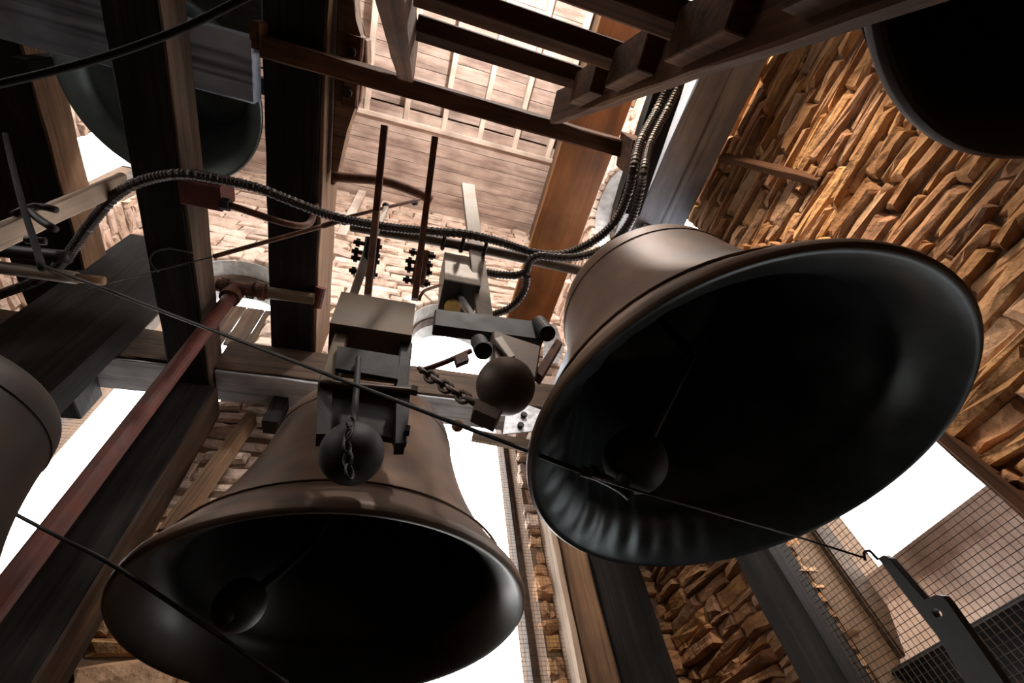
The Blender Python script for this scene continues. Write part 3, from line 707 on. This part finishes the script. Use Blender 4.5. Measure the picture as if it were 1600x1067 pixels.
for a, b in ((352, 447), (392, 454), (410, 456)):
    p = PT(a, b, Z=3.40); cyl('collar', p-Vector((.02, 0, 0)), p+Vector((.02, 0, 0)), .07, M['rust'], rp, 14)
p = PT(498, 464, Z=3.42); cyl('end_flange', p+Vector((-.01, .09, -.02)), p+Vector((.01, -.07, .04)), .045, M['red'], rp, 14)

jb = empty('junction_box', (-1.2, 1.2, 3.0)); tag(jb, 'small dark red box on the lit side of the left overhead beam', 'box')
box('housing', -1.40, -1.17, 1.22, 1.38, 2.98, 3.2, M['red'], jb, rough=0)
cyl('gland', (-1.18, 1.33, 3.0), (-1.13, 1.33, 3.0), .04, M['iron'], jb, 12)
T(tube('red_rod', [(-1.15, 1.33, 3.0), (-.72, 1.40, 3.0+.06), (-.72, 1.40, 3.49)], .022, M['rust']), 'thin rusty rod from the red box to the black overhead beam', 'rod')
ca = tube('bent_pipe', [PT(520, 276, Z=3.5), PT(560, 279, Z=3.5), PT(600, 283, Z=3.5), PT(640, 296, Z=3.5), PT(660, 305, Z=3.5), PT(674, 313, Z=3.5)], .036, M['rust']); T(ca, 'rust brown curved arm pointing right from the black beam', 'arm')
tr = empty('tie_rod', PT(333, 401, Z=2.6)); tag(tr, 'thin rusty tie rod with turnbuckle sloping up to the curved arm', 'rod')
tube('rod', [PT(130, 452, Z=2.62), PT(333, 401, Z=2.75)], .004, M['wire'], tr)
tube('rod', [PT(333, 401, Z=2.75), PT(505, 353, Z=3.0)], .014, M['rust'], tr)
tube('turnbuckle_bar', [PT(505, 353, Z=3.0), PT(540, 342, Z=3.02)], .018, M['rust'], tr)
tube('rod', [PT(540, 340, Z=3.02), PT(600, 325, Z=3.15), PT(655, 312, Z=3.4)], .012, M['rust'], tr)
for a, b in ((538, 346), (603, 322), (648, 316)): ball('clip', PT(a, b, Z=3.02+(a-538)*.0034), .026, M['iron'], tr)
def strip(name, pts, w_, t_, mat, label, bolts, group):
    t = empty(name, pts[0]); tag(t, label, 'strip', group)
    for a, b in zip(pts, pts[1:]): timber('blade', a, b, w_, t_, M[mat], t, rough=.0015, ch=.003)
    for (x, y, zz) in bolts:
        p = PT(x, y, Z=zz); cyl('clamp_bolt', p+Vector((-.075, 0, 0)), p+Vector((.075, 0, 0)), .012, M['rust'], t, 8)
        cyl('nut', p+Vector((-.062, 0, 0)), p+Vector((-.042, 0, 0)), .023, M['iron'], t, 6)
        cyl('nut', p+Vector((.042, 0, 0)), p+Vector((.062, 0, 0)), .023, M['iron'], t, 6)
    return t
s1 = strip('spring_strip', [PT(601, 196, Z=2.62), PT(588, 330, Z=2.5), PT(575, 462, Z=2.1)], .035, .04, 'rust', 'left dark upright spring strip bolted above the big drab box', [(575, 382, 2.4), (572, 396, 2.38), (571, 406, 2.36), (568, 426, 2.3)], 'spring strips')
timber('stay', PT(604, 324, Z=3.05), PT(580, 382, Z=2.45), .03, .02, M['greysteel'], s1); timber('stay', PT(578, 384, Z=2.42), PT(552, 462, Z=2.1), .045, .02, M['greysteel'], s1)
timber('clamp_plate', PT(583, 372, Z=2.42), PT(575, 432, Z=2.27), .075, .03, M['iron'], s1)
s2 = strip('spring_strip', [PT(680, 214, Z=2.62), PT(664, 340, Z=2.48), PT(648, 468, Z=2.1)], .035, .04, 'rust', 'right dark upright spring strip bolted above the big drab box', [(660, 397, 2.38), (655, 411, 2.34), (654, 423, 2.32), (651, 440, 2.26)], 'spring strips')
timber('clamp_plate', PT(662, 392, Z=2.40), PT(652, 446, Z=2.23), .07, .03, M['rust'], s2)
tube('cord', [PT(655, 470, Z=2.0), PT(662, 455, Z=2.05), PT(690, 445, Z=2.3)], .008, M['rust'], s2)
# left hand clutter
T(tube('black_pipe', [PT(-60, 382, Z=2.45), PT(0, 391, Z=2.45), PT(108, 402, Z=2.45)], .035, M['black_pipe']), 'black horizontal pipe entering from the left edge above the grey one', 'pipe')
gp = empty('grey_pipe', PT(0, 418, Z=2.42)); tag(gp, 'grey horizontal pipe at the left edge ending in a wooden plug', 'pipe')
tube('tube', [PT(-60, 409, Z=2.42), PT(0, 418, Z=2.42), PT(120, 434, Z=2.42)], .034, M['greysteel'], gp)
tube('wooden_plug', [PT(118, 434, Z=2.42), PT(163, 439, Z=2.42)], .024, M['pine'], gp)
T(tube('hanging_cord', [PT(8, 210, Y=1.2), PT(22, 270, Y=1.18), PT(37, 326, Y=1.18), PT(52, 372, Y=1.18), PT(66, 420, Y=1.17)], .012, M['rope']), 'dark cord hanging past the iron clamps at far left', 'cord')
ic = empty('iron_clamp', PT(55, 340, Y=1.19)); tag(ic, 'black iron clamp of three bent fingers gripping the pale board', 'clamp')
for pts in (((22, 335), (55, 322), (88, 328)), ((45, 330), (66, 346), (86, 358)), ((40, 374), (56, 376), (72, 377))):
    tube('finger', [PT(a, b, Y=1.19) for a, b in pts], .016, M['iron'], ic)
T(tube('loop_of_wire', [PT(a, b, Z=2.99) for a, b in ((300, 395), (265, 388), (240, 395), (234, 410), (248, 425))], .006, M['wire']), 'thin bent wire loop on the dark left beam', 'wire')
# ropes and wires
RA, RB = PT(60, 412, Z=2.42), PT(922, 742, Z=.82)
wr = empty('pull_wire', RB); tag(wr, 'long dark wire rope running from the left pipes to the right bell clapper', 'wire')
tube('wire', [RA, RB], .0075, M['wire'], wr, 8, .2)
tube('wire', [RB, PT(1000, 768, Z=.72), PT(1250, 840, X=1.55), PT(1352, 872, X=1.7)], .004, M['wire'], wr, 8, .2)
tk = RA.lerp(RB, .745); tp = PT(715, 665, Z=tk.z)
ball('toggle', tp, .024, M['pine'], wr, 1.0)
tube('clip', [PT(908, 736, Z=.83), PT(935, 744, Z=.81), PT(970, 762, Z=.76), PT(985, 775, Z=.74)], .016, M['iron'], wr)
ball('clip_nut', PT(928, 735, Z=.82), .016, M['iron'], wr)
tube('hook', [PT(a, b, X=1.7) for a, b in ((1352, 876), (1350, 864), (1358, 860), (1366, 868), (1372, 874))], .005, M['iron'], wr)
T(tube('pull_wire', [PT(-20, 780, Z=1.25), PT(90, 838, Z=1.05), PT(180, 885, Z=.85), PT(330, 985, Z=.72), PT(450, 1068, Z=.62)], .0065, M['wire']), 'dark wire crossing the lower left to the near bell clapper', 'wire')
T(tube('bell_rope', [PT(-30, 138, Z=1.5), PT(80, 112, Z=1.5), PT(160, 90, Z=1.5), PT(230, 66, Z=1.5), PT(300, 38, Z=1.5), PT(400, -12, Z=1.5)], .0095, M['rope']), 'thick dark rope across the top left corner', 'rope')
# lever at lower right
lv = empty('pull_lever', PT(1500, 1067, X=1.7)); tag(lv, 'dark upright lever with a holed plate in front of the right wire mesh', 'lever')
prism('lever_arm', [PT(a, b, X=1.7) for a, b in ((1371, 872), (1380, 867), (1390, 872), (1452, 945), (1470, 1000), (1434, 955))], (.03, 0, 0), M['iron'], lv, .002)
plate = [PT(a, b, X=1.69) for a, b in ((1437, 948), (1441, 938), (1462, 929), (1472, 931), (1480, 940), (1568, 1066), (1640, 1180), (1580, 1180), (1508, 1067))]
hc = PT(1464, 958, X=1.69); hr = .0135
bm = bmesh.new(); L1 = []
for dx in (0, .03):
    L1.append(([bm.verts.new(p+Vector((dx, 0, 0))) for p in plate], [bm.verts.new(hc+Vector((dx, hr*math.cos(2*math.pi*k/16), hr*math.sin(2*math.pi*k/16)))) for k in range(16)]))
for o_, i_ in L1:
    eds = [bm.edges.new((o_[k], o_[(k+1) % len(o_)])) for k in range(len(o_))]+[bm.edges.new((i_[k], i_[(k+1) % 16])) for k in range(16)]
    bmesh.ops.triangle_fill(bm, use_beauty=True, use_dissolve=False, edges=eds)
for k in range(len(plate)): bm.faces.new((L1[0][0][k], L1[0][0][(k+1) % len(plate)], L1[1][0][(k+1) % len(plate)], L1[1][0][k]))
for k in range(16): bm.faces.new((L1[0][1][k], L1[0][1][(k+1) % 16], L1[1][1][(k+1) % 16], L1[1][1][k]))
from_bm('holed_plate', bm, M['iron'], lv)
pl_ = PT(1600, 1150, X=1.69)
box('stand', pl_.x-.02, pl_.x+.05, pl_.y-.05, pl_.y+.05, FLOOR, pl_.z, M['iron'], lv, rough=0)
# galvanised plates on the far cross beam
gv = empty('galvanised_plate', PT(835, 655, Y=2.75)); tag(gv, 'bolted galvanised plate under the cross beam between the big bells', 'plate')
prism('plate', [PT(a, b, Y=2.76) for a, b in ((790, 648), (818, 630), (845, 640), (846, 672), (786, 678))], (0, .012, 0), M['galv'], gv)
for a, b in ((818, 650), (813, 666)): p = PT(a, b, Y=2.75); cyl('bolt', p, p+Vector((0, -.03, 0)), .03, M['iron'], gv, 6)
T(prism('galvanised_sheet', [PT(a, b, Y=2.70) for a, b in ((852, 508), (868, 505), (882, 545), (872, 568), (848, 566))], (0, .012, 0), M['galv']), 'grey sheet metal piece behind the right hammer pivot', 'plate')
